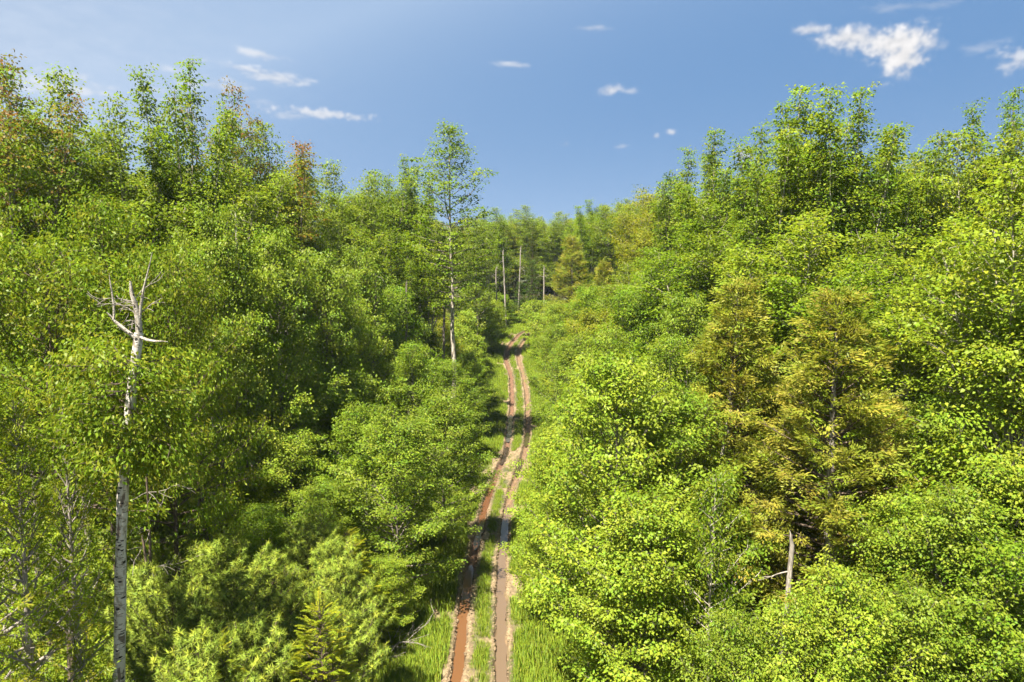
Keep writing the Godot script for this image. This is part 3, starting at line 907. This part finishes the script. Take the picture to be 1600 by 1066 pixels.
# ------------------------------------------------------------------ layout
# [kind, x, z, height, width, tint, label]
const TREES := [
	["cherry", -13.60, -20.00, 14.28, 1.05, 0, "broad olive green cherry at the left edge behind the snapped birch"],
	["cherry", -10.67, -21.00, 14.10, 0.70, 0, "olive green cherry just right of the snapped birch top"],
	["cherry", -15.07, -25.00, 15.51, 1.00, 2, "taller olive cherry rising behind the snapped birch"],
	["cherry", -19.15, -24.00, 15.34, 1.00, 0, "olive cherry cut off by the left edge of the picture"],
	["thin_cedar", -10.01, -13.50, 11.32, 0.75, 1, "yellowish cedar with a thick grey trunk in the lower left corner"],
	["thin_cedar", -10.02, -15.00, 11.60, 0.60, 1, "twiggy yellow cedar directly left of the white birch trunk"],
	["thin_cedar", -10.58, -13.00, 12.04, 1.00, 1, "yellowish cedar half outside the left edge"],
	["pine", -8.91, -20.00, 6.00, 1.15, 0, "dark soft pine sapling in the middle of the lower left pine thicket"],
	["pine", -8.88, -17.00, 5.83, 1.05, 0, "soft pine sapling just right of the foot of the white birch"],
	["pine", -7.29, -20.00, 5.30, 1.05, 0, "dark pine sapling left of the yellow hemlock"],
	["pine", -6.11, -22.50, 4.89, 1.00, 0, "grey green pine sapling behind the yellow hemlock"],
	["pine", -5.25, -20.00, 5.10, 0.90, 0, "pine sapling nearest the grass on the left of the track"],
	["pine", -6.35, -16.00, 5.66, 1.10, 0, "bright pine sapling at the bottom edge left of the hemlock"],
	["pine", -6.98, -14.50, 5.92, 1.00, 0, "pine sapling at the bottom edge beside the birch foot"],
	["pine", -13.06, -25.00, 6.85, 1.30, 1, "tall sunlit pine sapling behind the white birch trunk"],
	["pine", -11.65, -21.00, 6.54, 1.10, 1, "sunlit pine sapling directly behind the white birch trunk"],
	["pine", -9.48, -17.00, 4.79, 1.00, 0, "pine sapling tucked against the foot of the white birch"],
	["pine", -5.84, -17.50, 4.51, 1.00, 0, "pine sapling tucked left of the yellow hemlock at the bottom edge"],
	["pine", -7.72, -18.00, 5.71, 1.10, 0, "round soft pine sapling in the heart of the thicket"],
	["pine", -7.28, -23.50, 4.95, 1.00, 0, "pine sapling at the back of the thicket below the lime maple"],
	["pine", -4.76, -18.00, 4.71, 0.90, 0, "low pine sapling between the hemlock and the grass"],
	["pine", -10.08, -18.00, 5.80, 0.90, 0, "pine sapling behind the lower part of the white birch"],
	["hemlock", -4.70, -16.00, 5.90, 1.00, 1, "yellow green hemlock sapling with feathery shoots at the bottom edge"],
	["hemlock", -5.82, -24.00, 4.28, 1.00, 1, "small yellow hemlock between the pine thicket and the young maple"],
	["hemlock", -6.54, -26.00, 3.99, 1.00, 1, "yellow hemlock peeping over the pine thicket"],
	["hemlock", -6.94, -15.00, 5.48, 1.00, 1, "low yellow hemlock among the pines at the bottom edge"],
	["maple", -4.86, -28.00, 7.58, 0.85, 0, "bright young maple standing left of the track with layered leaves"],
	["maple", -3.49, -34.00, 7.58, 0.80, 0, "young maple whose crown leans over the left rut"],
	["maple", -6.78, -31.00, 7.55, 0.75, 2, "young maple left of the bright one beside the track"],
	["maple", -6.14, -42.00, 9.08, 0.80, 2, "young maple in front of the foot of the airy pale trunk"],
	["maple", -4.86, -25.00, 3.12, 0.45, 1, "small lime maple at the edge of the grass left of the track"],
	["maple", -4.73, -50.00, 7.19, 0.80, 2, "shaded young maple beside the foot of the airy pale trunk"],
	["maple", -3.50, -57.00, 7.05, 0.62, 2, "dark young maple leaning towards the track from the left"],
	["maple", -9.89, -30.00, 6.59, 0.75, 1, "lime maple lit in front of the three grey trunks"],
	["maple", -7.66, -27.00, 5.22, 0.60, 0, "low maple above the pine thicket"],
	["maple", -9.78, -26.00, 4.77, 0.50, 4, "green maple behind the pine thicket"],
	["maple", -9.18, -38.00, 7.92, 0.80, 2, "dark green maple in the shade on the left slope"],
	["maple", -10.90, -36.00, 8.58, 0.90, 2, "shaded maple right of the three grey trunks"],
	["maple", -11.71, -34.00, 14.80, 1.00, 0, "tall lime maple filling the wall right of the snapped birch"],
	["maple", -10.73, -39.00, 14.19, 1.00, 0, "maple in the middle of the left wall of forest"],
	["maple", -12.30, -31.00, 13.72, 0.90, 1, "lit maple between the olive cherry and the three grey trunks"],
	["maple", -12.96, -30.00, 15.39, 0.80, 0, "maple squeezed beside the olive cherry right of the birch"],
	["maple", -10.29, -46.00, 14.44, 1.00, 0, "maple in the left wall left of the long pale trunk"],
	["maple", -8.43, -50.00, 12.15, 0.90, 4, "maple low in the left wall beside the long pale trunk"],
	["maple", -9.27, -47.00, 10.49, 0.90, 0, "maple filling the left wall just left of the long pale trunk"],
	["maple", -10.05, -42.00, 11.46, 0.90, 1, "lime maple in the middle of the left wall"],
	["red_maple", -21.58, -30.00, 23.33, 0.85, 0, "thin red tipped maple at the upper left corner"],
	["hardwood", -21.13, -33.00, 23.11, 0.85, 0, "tall hardwood second from the left edge against the sky"],
	["hardwood", -22.07, -38.00, 21.79, 0.95, 0, "hardwood left of the tallest crown on the left"],
	["poplar", -16.79, -36.00, 24.98, 0.95, 0, "tallest leafy crown against the sky on the left"],
	["hardwood", -18.01, -33.00, 19.73, 0.90, 0, "hardwood below and left of the tallest left crown"],
	["red_maple", -17.52, -43.00, 25.11, 0.85, 0, "maple with rusty red tips right of the tallest left crown"],
	["red_maple", -15.07, -47.00, 22.80, 1.00, 3, "rust topped maple at the right of the left skyline"],
	["hardwood", -16.95, -47.00, 24.47, 0.85, 0, "hardwood between the two rust topped maples"],
	["hardwood", -15.93, -36.00, 18.30, 1.10, 0, "broad leafy hardwood below the red tipped maple"],
	["hardwood", -15.27, -40.00, 19.69, 0.75, 1, "hardwood whose three grey trunks show low on the left"],
	["hardwood", -13.63, -40.00, 16.96, 0.60, 0, "hardwood right of the three grey trunks"],
	["hardwood", -25.34, -36.00, 21.54, 1.00, 0, "leafy hardwood below the red tipped maple in the corner"],
	["hardwood", -26.61, -34.00, 22.63, 1.00, 0, "hardwood outside the upper left corner"],
	["hardwood", -14.41, -56.00, 22.62, 1.00, 0, "hardwood on the skyline right of the rusty tops"],
	["hardwood", -11.87, -60.00, 22.67, 1.00, 2, "rounded hardwood on the skyline left of the airy tree"],
	["poplar", -9.11, -62.00, 24.06, 0.90, 2, "thin topped poplar just left of the airy tall tree"],
	["airy", -4.72, -55.00, 25.67, 1.05, 2, "tall airy hardwood with a long pale bare trunk beside the track"],
	["hardwood", -12.23, -54.00, 19.23, 0.85, 0, "hardwood below the left skyline near the clearing"],
	["poplar", -9.27, -54.00, 17.01, 0.75, 0, "shaded poplar left of the long pale bare trunk"],
	["poplar", -7.09, -58.00, 18.82, 0.85, 0, "poplar directly behind the airy pale trunk"],
	["hardwood", -4.33, -85.00, 17.52, 0.80, 0, "hardwood on the low skyline right of the airy tree"],
	["hardwood", -13.65, -50.00, 18.16, 0.75, 0, "mid height hardwood in the left wall of forest"],
	["hardwood", -2.59, -112.00, 17.73, 0.95, 2, "hardwood in the middle of the far skyline left of centre"],
	["hardwood", 2.82, -122.00, 18.21, 1.00, 0, "hardwood closing the view at the end of the track"],
	["spruce", -1.10, -118.00, 10.65, 0.90, 2, "dark spruce behind the bare trunks at the end of the track"],
	["spruce", 3.34, -112.00, 10.02, 0.90, 2, "second dark spruce at the end of the track"],
	["spruce", -3.72, -114.00, 9.34, 0.80, 2, "dark spruce left of the bare trunks at the track end"],
	["spruce", 1.21, -108.00, 6.82, 0.70, 2, "short dark spruce where the track disappears"],
	["hardwood", 7.04, -112.00, 17.52, 0.90, 0, "hardwood right of centre on the far skyline"],
	["poplar", 10.61, -92.00, 19.94, 0.95, 2, "poplar with a bushy head on the low right skyline"],
	["hardwood", 12.71, -86.00, 19.54, 0.90, 0, "hardwood right of the bushy headed poplar"],
	["cedar", 7.58, -86.00, 15.32, 1.50, 1, "olive cedar right of the end of the track"],
	["cedar", 9.45, -70.00, 14.59, 1.20, 1, "olive cedar below the low right skyline"],
	["hardwood", 13.10, -70.00, 21.62, 0.95, 3, "brownish maple on the right skyline next to the olive conifer"],
	["spruce", 13.07, -58.00, 22.61, 1.15, 0, "olive brown conifer rising on the right skyline"],
	["poplar", 11.85, -47.00, 22.25, 0.90, 0, "poplar left of the pointed poplar on the right skyline"],
	["poplar", 12.80, -44.00, 22.75, 0.95, 0, "pointed poplar on the right skyline left of the tall group"],
	["poplar", 13.30, -36.00, 22.18, 0.90, 0, "leftmost crown of the tall poplar group on the right"],
	["poplar", 15.45, -36.00, 23.36, 1.05, 1, "highest crown of the tall poplar group on the right"],
	["poplar", 17.03, -35.00, 23.10, 1.00, 0, "tall poplar whose dark trunk shows down to the cedar"],
	["poplar", 20.23, -37.00, 21.59, 0.95, 0, "right shoulder of the tall poplar group"],
	["hardwood", 23.84, -40.00, 21.13, 0.90, 0, "hardwood on the skyline right of the tall poplar group"],
	["hardwood", 23.39, -36.00, 21.06, 0.90, 1, "hardwood on the skyline near the right edge"],
	["poplar", 25.62, -36.00, 23.55, 0.80, 2, "pointed dark tree at the right edge of the skyline"],
	["hardwood", 27.92, -36.00, 22.18, 1.00, 0, "hardwood just outside the right edge"],
	["hardwood", 13.28, -40.00, 18.78, 0.95, 0, "hardwood below the gap in the right skyline"],
	["hardwood", 13.02, -32.00, 16.95, 1.00, 1, "leafy hardwood below the tall poplar group"],
	["hardwood", 17.80, -31.00, 16.29, 0.95, 0, "leafy hardwood right of the dark poplar trunk"],
	["hardwood", 11.48, -42.00, 17.11, 0.95, 4, "green hardwood in the middle of the right wall of forest"],
	["hardwood", 10.27, -48.00, 15.57, 0.90, 4, "green hardwood right of the clearing"],
	["hardwood", 9.65, -56.00, 15.05, 0.85, 0, "rounded hardwood near the clearing on the right"],
	["maple", 3.36, -21.50, 10.48, 0.98, 1, "large bright maple in the middle foreground right of the track"],
	["maple", 5.61, -22.50, 9.21, 0.95, 0, "maple crown merging into the right side of the large bright maple"],
	["maple", 1.99, -26.00, 7.33, 0.70, 1, "maple crown touching the right rut below the large maple top"],
	["maple", 3.75, -18.50, 7.43, 0.80, 1, "lower front maple beneath the large bright maple"],
	["maple", 3.41, -19.00, 5.92, 0.55, 1, "low maple over the grass on the right of the track"],
	["sapling", 5.29, -17.50, 8.74, 1.00, 0, "slender birch sapling with a thin pale stem right of the large maple"],
	["cedar", 10.30, -21.50, 13.30, 1.40, 1, "large olive brown cedar with a rounded cone in the right foreground"],
	["cedar", 8.12, -25.00, 13.77, 1.35, 1, "olive brown cedar left of the large cone shaped one"],
	["cedar", 9.83, -25.00, 10.00, 0.85, 0, "shorter olive cedar between the two big brown cedars"],
	["cedar", 13.55, -24.00, 9.70, 0.80, 1, "olive cedar tucked behind the right side of the large one"],
	["maple", 7.70, -15.00, 6.56, 0.62, 1, "low lime maple with big leaves at the bottom right"],
	["maple", 6.19, -14.50, 6.14, 0.50, 1, "low lime maple left of the others at the bottom edge"],
	["maple", 9.72, -15.50, 5.92, 0.60, 0, "low maple at the bottom edge towards the right corner"],
	["maple", 11.84, -16.00, 6.71, 0.70, 2, "shaded maple in the lower right corner"],
	["maple", 4.99, -14.50, 5.92, 0.45, 0, "low maple at the bottom edge below the birch sapling"],
	["maple", 13.28, -20.50, 9.53, 0.90, 0, "bright maple right of the large brown cedar"],
	["maple", 11.18, -19.00, 7.25, 0.70, 1, "maple below and right of the large brown cedar"],
	["maple", 12.87, -18.00, 8.68, 0.80, 1, "bright maple near the lower right edge"],
	["maple", 11.51, -17.00, 7.46, 0.70, 0, "maple in front of the right edge thicket"],
	["maple", 14.15, -19.00, 11.95, 1.00, 1, "tall bright maple against the right edge"],
	["hardwood", 14.05, -19.00, 17.04, 0.75, 1, "nearest tall bright hardwood cut by the right edge"],
	["hardwood", 16.00, -24.00, 15.89, 0.70, 1, "bright layered hardwood left of the nearest right edge tree"],
	["hardwood", 15.77, -26.00, 14.01, 0.70, 1, "lime hardwood right of the large cedar top"],
	["maple", 7.63, -33.00, 9.98, 0.90, 0, "rounded maple behind the large bright maple"],
	["maple", 5.26, -36.00, 10.12, 0.85, 0, "maple behind the left shoulder of the large bright maple"],
	["maple", 4.12, -46.00, 9.05, 0.85, 0, "maple edging the clearing right of the ruts"],
	["maple", 3.82, -58.00, 9.13, 0.80, 0, "small maple edging the track where it narrows"],
	["maple", 6.74, -60.00, 11.77, 1.00, 4, "green maple behind the right edge of the clearing"],
	["maple", 4.63, -76.00, 8.78, 0.85, 1, "lime maple on the rise right of the track bend"],
	["maple", 7.97, -46.00, 11.87, 1.00, 4, "green maple halfway up the right wall of forest"],
	["maple", 9.29, -36.00, 11.99, 0.90, 0, "green maple left of the brown cedars"],
	["maple", 3.79, -38.00, 7.19, 0.70, 0, "maple beside the right rut beyond the large maple"],
	["bush", 1.90, -33.00, 3.59, 1.00, 1, "lime shrub squeezed between the right rut and the large maple"],
	["bush", -6.96, -74.00, 5.85, 1.00, 1, "rounded lime shrub on the bank left of the track bend"],
	["bush", -5.41, -80.00, 6.44, 1.30, 1, "high lime shrub mound above the bank left of the track"],
	["bush", -3.96, -88.00, 5.65, 1.20, 1, "lime shrub mound below the pale bare trunks"],
	["bush", -2.70, -96.00, 4.74, 1.20, 1, "farthest lime shrub below the tallest pale bare trunk"],
	["bush", -4.04, -78.00, 4.32, 1.00, 1, "low lime shrub just left of the track bend"],
	["bush", -2.71, -90.00, 2.96, 0.90, 1, "small lime shrub hugging the track bend on the left"],
	["bush", 3.21, -98.00, 4.53, 1.40, 1, "lime shrub mound right of where the ruts vanish"],
	["bush", 4.04, -86.00, 5.09, 1.40, 1, "lime shrub on the bank right of the track bend"],
	["bush", 0.00, -108.00, 1.57, 1.20, 2, "dark shrub closing the end of the track"],
]
# skyline of the forest: direction across (x over depth), rise over depth
const SKYLINE := [[-0.9, 0.25], [-0.75, 0.225], [-0.61, 0.17], [-0.52, 0.17], [-0.44, 0.16], [-0.28, 0.14], [-0.19, 0.13], [-0.09, 0.08], [0.0, 0.088], [0.075, 0.084], [0.14, 0.094], [0.235, 0.12], [0.33, 0.15], [0.42, 0.178], [0.5, 0.178], [0.61, 0.168], [0.75, 0.185], [0.9, 0.19]]

# what a tree of the forest stands next to: [x, z, name]
const LANDMARKS := [
	[-15.1, -25.0, "the taller olive cherry"],
	[-4.9, -28.0, "the bright young maple"],
	[-3.5, -34.0, "the maple leaning over the rut"],
	[-3.5, -57.0, "the dark leaning maple"],
	[-21.6, -30.0, "the red tipped corner maple"],
	[-21.1, -33.0, "the second crown from the left"],
	[-16.8, -36.0, "the tallest crown on the left"],
	[-17.5, -43.0, "the red tipped tall maple"],
	[-15.1, -47.0, "the rust topped maple"],
	[-15.9, -36.0, "the broad hardwood on the left"],
	[-15.3, -40.0, "the three grey trunks"],
	[-14.4, -56.0, "the crown right of the rusty tops"],
	[-9.1, -62.0, "the thin topped poplar"],
	[-4.7, -55.0, "the airy tall tree"],
	[-12.2, -54.0, "the hardwood near the clearing"],
	[-2.6, -112.0, "the central far hardwood"],
	[-1.1, -118.0, "the bare trunks"],
	[1.2, -108.0, "the short dark spruce"],
	[10.6, -92.0, "the bushy headed poplar"],
	[7.6, -86.0, "the olive cedar by the track end"],
	[9.5, -70.0, "the lower olive cedar"],
	[13.1, -70.0, "the brownish skyline maple"],
	[13.1, -58.0, "the olive skyline conifer"],
	[12.8, -44.0, "the pointed right poplar"],
	[15.5, -36.0, "the highest right poplar"],
	[17.0, -35.0, "the dark trunked poplar"],
	[23.8, -40.0, "the hardwood right of the poplars"],
	[25.6, -36.0, "the pointed dark tree"],
	[3.4, -21.5, "the large bright maple"],
	[10.3, -21.5, "the large brown cedar"],
	[14.0, -19.0, "the bright right edge hardwood"],
	[3.8, -58.0, "the maple where the track narrows"],
	[4.6, -76.0, "the maple at the track bend"],
	[8.0, -46.0, "the halfway green maple"],
	[-0.2, -62.0, "the blue puddle"],
	[-0.5, -49.0, "the bare muddy patch"],
	[-0.3, -86.0, "the track bend"],
	[0.6, -98.0, "the last of the ruts"],
	[1.4, -57.0, "the right hand puddle"],
]
var used := {}

func own_label(what: String, x: float, z: float, shared: String) -> String:
	var near := []
	for q in LANDMARKS:
		near.append([Vector2(q[0] - x, q[1] - z).length(), q])
	near.sort_custom(func(a, b): return a[0] < b[0])
	for i in 12:
		if near[i][0] > 48.0:
			break
		var q: Array = near[i][1]
		var dx: float = x - q[0]
		var dz: float = z - q[1]
		var how := ("right of" if dx > 0 else "left of") if absf(dx) > absf(dz) else ("behind" if dz < 0 else "in front of")
		for word in ["just " if near[i][0] < 8.0 else "", "farther " if near[i][0] > 12.0 else "close "]:
			var text := "%s %s%s %s" % [what, word, how, q[2]]
			if not used.has(text) and text.split(" ").size() <= 16:
				used[text] = true
				return text
	return shared

func fill_forest() -> void:
	rng.seed = 2024
	var n := 0
	for i in 9000:
		if n >= 300:
			break
		var d := 27.0 + 135.0 * pow(rng.randf(), 0.8)
		var a := rf(-0.84, 0.84)
		var x := a * d
		var u := x - mid(-d)
		var room := lerpf(6.5, 5.0, smoothstep(30, 80, d))
		if d < 112.0 and absf(u) < room + (1.5 if u < 0 else 0.0):
			continue
		if d >= 112.0 and absf(u) < 3.0 and d < 125.0:
			continue
		var kind := "hardwood"
		var pick := rng.randf()
		if pick < 0.30: kind = "poplar"
		elif pick < 0.38: kind = "spruce"
		elif pick < 0.46: kind = "cedar"
		elif pick < 0.48 and u < 0.0: kind = "red_maple"
		elif pick < 0.66: kind = "maple"
		var space := lerpf(2.7, 4.4, smoothstep(30, 120, d))
		var ok := true
		for q in taken:
			if absf(q.x - x) < space and absf(q.z + d) < space and Vector2(q.x - x, q.z + d).length() < minf(space, 0.8 + q.y):
				ok = false
				break
		if not ok:
			continue
		var lower := lerpf(0.13, 0.0, smoothstep(28, 62, d)) + rf(-0.01, 0.045)
		var h: float = 14.0 + (table(SKYLINE, a) - lower) * d - soil_at(x, -d)
		if absf(u) < 11.0 and d < 100.0:
			h = minf(h, rf(8.0, 14.0))
		h = minf(h, rf(20, 28))
		if kind == "maple": h = minf(h, rf(8, 13))
		if kind == "cedar": h = minf(h, rf(10, 15))
		if h < 12.0 and kind in ["hardwood", "poplar", "red_maple"]:
			kind = "maple"
		h = maxf(h, 5.0)
		var where := "left" if u < 0 else "right"
		var tall: bool = kind in ["hardwood", "poplar", "red_maple"]
		var what: String = {"hardwood": "tall rounded green hardwood", "poplar": "tall upright green poplar", "red_maple": "thin rusty leaved maple", "spruce": "dark narrow spruce", "cedar": "olive brown pointed cedar", "maple": "lower green maple"}[kind]
		var deep := "in the far forest" if d > 85 else "in the forest behind the front row"
		var tint: int = [0, 2, 4, 0, 3][rng.randi() % 5]
		var w: float = clampf(h / SPECIES[kind].height, 0.75, 1.15) * rf(0.9, 1.2)
		place(kind, x, -d, h, w, tint, own_label(("broad " if w > 1.12 else "slender " if w < 0.86 else "") + what, x, -d, "%s %s %s of the track" % [what, deep, where]), "%ss %s %s of the track" % [what, deep, where])
		n += 1
	var far := 0
	for i in 900:
		if far >= 46:
			break
		var d := rf(116.0, 168.0)
		var x := rf(-0.2, 0.22) * d
		var ok := true
		for q in taken:
			if Vector2(q.x - x, q.z + d).length() < 3.3:
				ok = false
				break
		if not ok:
			continue
		var h: float = minf(14.0 + (table(SKYLINE, x / d) - rf(-0.004, 0.02)) * d - soil_at(x, -d), 24.0)
		var tall := "hardwood" if rng.randf() < 0.6 else "poplar"
		place(tall, x, -d, h, rf(0.95, 1.25), [0, 1, 3][rng.randi() % 3], own_label("green %s closing the far skyline" % tall, x, -d, "green %s closing the far skyline beyond the end of the track" % tall), "trees closing the far skyline")
		far += 1
	# shrubs and young growth that close the gaps along both edges of the track
	for i in 1500:
		if n >= 405:
			break
		var d := 30.0 + 84.0 * pow(rng.randf(), 0.9)
		var u := (1.0 if rng.randf() < 0.5 else -1.0) * rf(3.6, 9.5)
		if d < 44.0 and u < 0.0 and u > -6.0:
			continue
		var x := mid(-d) + u
		var ok := true
		for q in taken:
			if Vector2(q.x - x, q.z + d).length() < 1.5:
				ok = false
				break
		if not ok:
			continue
		var h := rf(1.6, 3.4) + smoothstep(4.0, 8.0, absf(u)) * rf(0.0, 2.5)
		var where := "left" if u < 0 else "right"
		place("bush", x, -d, h, rf(0.7, 1.15), [0, 1, 1, 4][rng.randi() % 4], own_label("lime shrub on the %s track edge" % where, x, -d, "rounded lime green shrub along the %s edge of the track" % where), "shrubs along the %s edge of the track" % where)
		n += 1

func _ready() -> void:
	var cam := Camera3D.new()
	cam.name = "camera"
	cam.position = Vector3(0, 14, 0)
	cam.rotation = Vector3(deg_to_rad(-5.5), 0, 0)
	cam.fov = 53.1
	cam.near = 0.1
	cam.far = 3000.0
	add_child(cam)
	cam.current = true
	bumps.seed = 4
	bumps.frequency = 0.05
	var env := Environment.new()
	env.background_mode = Environment.BG_SKY
	env.sky = make_sky()
	env.tonemap_mode = Environment.TONE_MAPPER_LINEAR
	env.tonemap_exposure = EXPOSURE
	env.fog_enabled = true
	env.fog_density = 0.00013
	env.fog_light_color = Color(0.84, 0.91, 1.0)
	env.sdfgi_enabled = true
	env.ssao_enabled = true
	env.ssil_enabled = true
	var we := WorldEnvironment.new()
	we.name = "world"
	we.environment = env
	add_child(we)
	var sun := DirectionalLight3D.new()
	sun.name = "sun"
	sun.light_energy = 1.28
	sun.light_color = Color(1.0, 0.965, 0.90)
	sun.light_angular_distance = 0.5
	sun.shadow_enabled = true
	add_child(sun)
	sun.look_at_from_position(sun_dir * 100.0, Vector3.ZERO, Vector3.UP)
	rng.seed = 1
	make_materials()
	make_land()
	make_water()
	make_protos()
	rng.seed = 33
	for r in TREES:
		place(r[0], r[1], r[2], r[3], r[4], r[5], r[6])
	birch()
	singles()
	fill_forest()
	make_cover()

func singles() -> void:
	rng.seed = 61
	pole(7.97, -19.50, 6.34, 0.125, "dead", "pale broken dead trunk standing below the brown cedars", Vector3(0.047, 0, 0.000), 6)
	pole(-10.45, -19.00, 8.84, 0.050, "brown", "thin dark dead spruce stem right of the white birch", Vector3(0.007, 0, 0.000), 16)
	pole(-9.57, -18.00, 6.71, 0.060, "brown", "short grey stub beside the thin dark dead stem", Vector3(-0.071, 0, 0.000), 2)
	pole(-11.71, -26.00, 7.83, 0.130, "brown", "dark trunk with broken twigs left of the three grey trunks", Vector3(-0.080, 0, 0.000), 6)
	pole(-14.05, -36.00, 10.30, 0.220, "grey", "leftmost of the three grey trunks on the left slope", Vector3(-0.091, 0, 0.000), 5)
	pole(-14.02, -37.00, 10.19, 0.200, "grey", "middle one of the three grey trunks on the left slope", Vector3(-0.002, 0, 0.000), 3)
	pole(-14.22, -38.00, 9.73, 0.180, "grey", "rightmost of the three grey trunks on the left slope", Vector3(0.092, 0, 0.000), 3)
	pole(-4.19, -104.00, 10.34, 0.170, "dead", "pale bare trunk leftmost at the end of the track", Vector3(0.040, 0, 0.000), 3)
	pole(-3.42, -102.00, 10.13, 0.180, "dead", "pale bare trunk second from left at the end of the track", Vector3(-0.009, 0, 0.000), 3)
	pole(-2.36, -106.00, 9.01, 0.130, "dead", "thin grey bare trunk at the end of the track", Vector3(-0.012, 0, 0.000), 4)
	pole(-0.86, -106.00, 11.75, 0.150, "dead", "tallest pale bent bare trunk at the end of the track", Vector3(-0.045, 0, 0.000), 5)
	pole(0.98, -112.00, 11.78, 0.160, "dead", "pale bare trunk leaning right before the dark spruces", Vector3(0.041, 0, 0.000), 5)
	pole(4.70, -100.00, 9.55, 0.150, "dead", "grey bare trunk right of the track end", Vector3(-0.004, 0, 0.000), 4)
	pole(-6.00, -56.50, 11.38, 0.170, "grey", "second grey trunk close beside the long pale bare trunk", Vector3(0.035, 0, 0.000), 2)
	pole(-12.36, -38.00, 14.01, 0.110, "grey", "slim grey trunk right of the three grey trunks", Vector3(0.067, 0, 0.000), 6)
	pole(-10.63, -40.00, 13.64, 0.100, "grey", "slim grey trunk in the middle of the left wall", Vector3(0.002, 0, 0.000), 6)
	pole(-9.87, -46.00, 14.01, 0.120, "grey", "slim grey trunk left of the airy tree", Vector3(0.055, 0, 0.000), 6)
	pole(-8.20, -50.00, 13.55, 0.110, "grey", "slim dark trunk standing nearest left of the airy tree", Vector3(0.040, 0, 0.000), 6)
	pole(-13.03, -34.00, 16.83, 0.100, "pale", "pale forked limb high above the three grey trunks", Vector3(-0.037, 0, 0.000), 8)
	pole(-13.46, -29.00, 13.74, 0.100, "brown", "slim brown trunk between the snapped birch and the grey trunks", Vector3(-0.021, 0, 0.000), 8)
	pole(16.39, -31.00, 14.30, 0.130, "grey", "dark trunk above the top of the large brown cedar", Vector3(-0.069, 0, 0.000), 6)
	pole(6.62, -23.50, 8.54, 0.110, "pale", "short pale trunk left of the brown cedars", Vector3(0.101, 0, 0.000), 0)
	pole(15.62, -22.00, 14.01, 0.090, "grey", "grey trunk in the bright crown near the right edge", Vector3(-0.013, 0, 0.000), 8)
	pole(15.44, -20.00, 7.69, 0.130, "pale", "pale grey trunk at the right edge", Vector3(-0.015, 0, 0.000), 2)
	brush(-8.38, -23.00, "tangle of dead grey branches at the foot of the three grey trunks")
	brush(9.76, -20.50, "tangle of dead grey branches under the large brown cedar")
	brush(-4.79, -24.00, "heap of dead twigs at the grass edge left of the track")
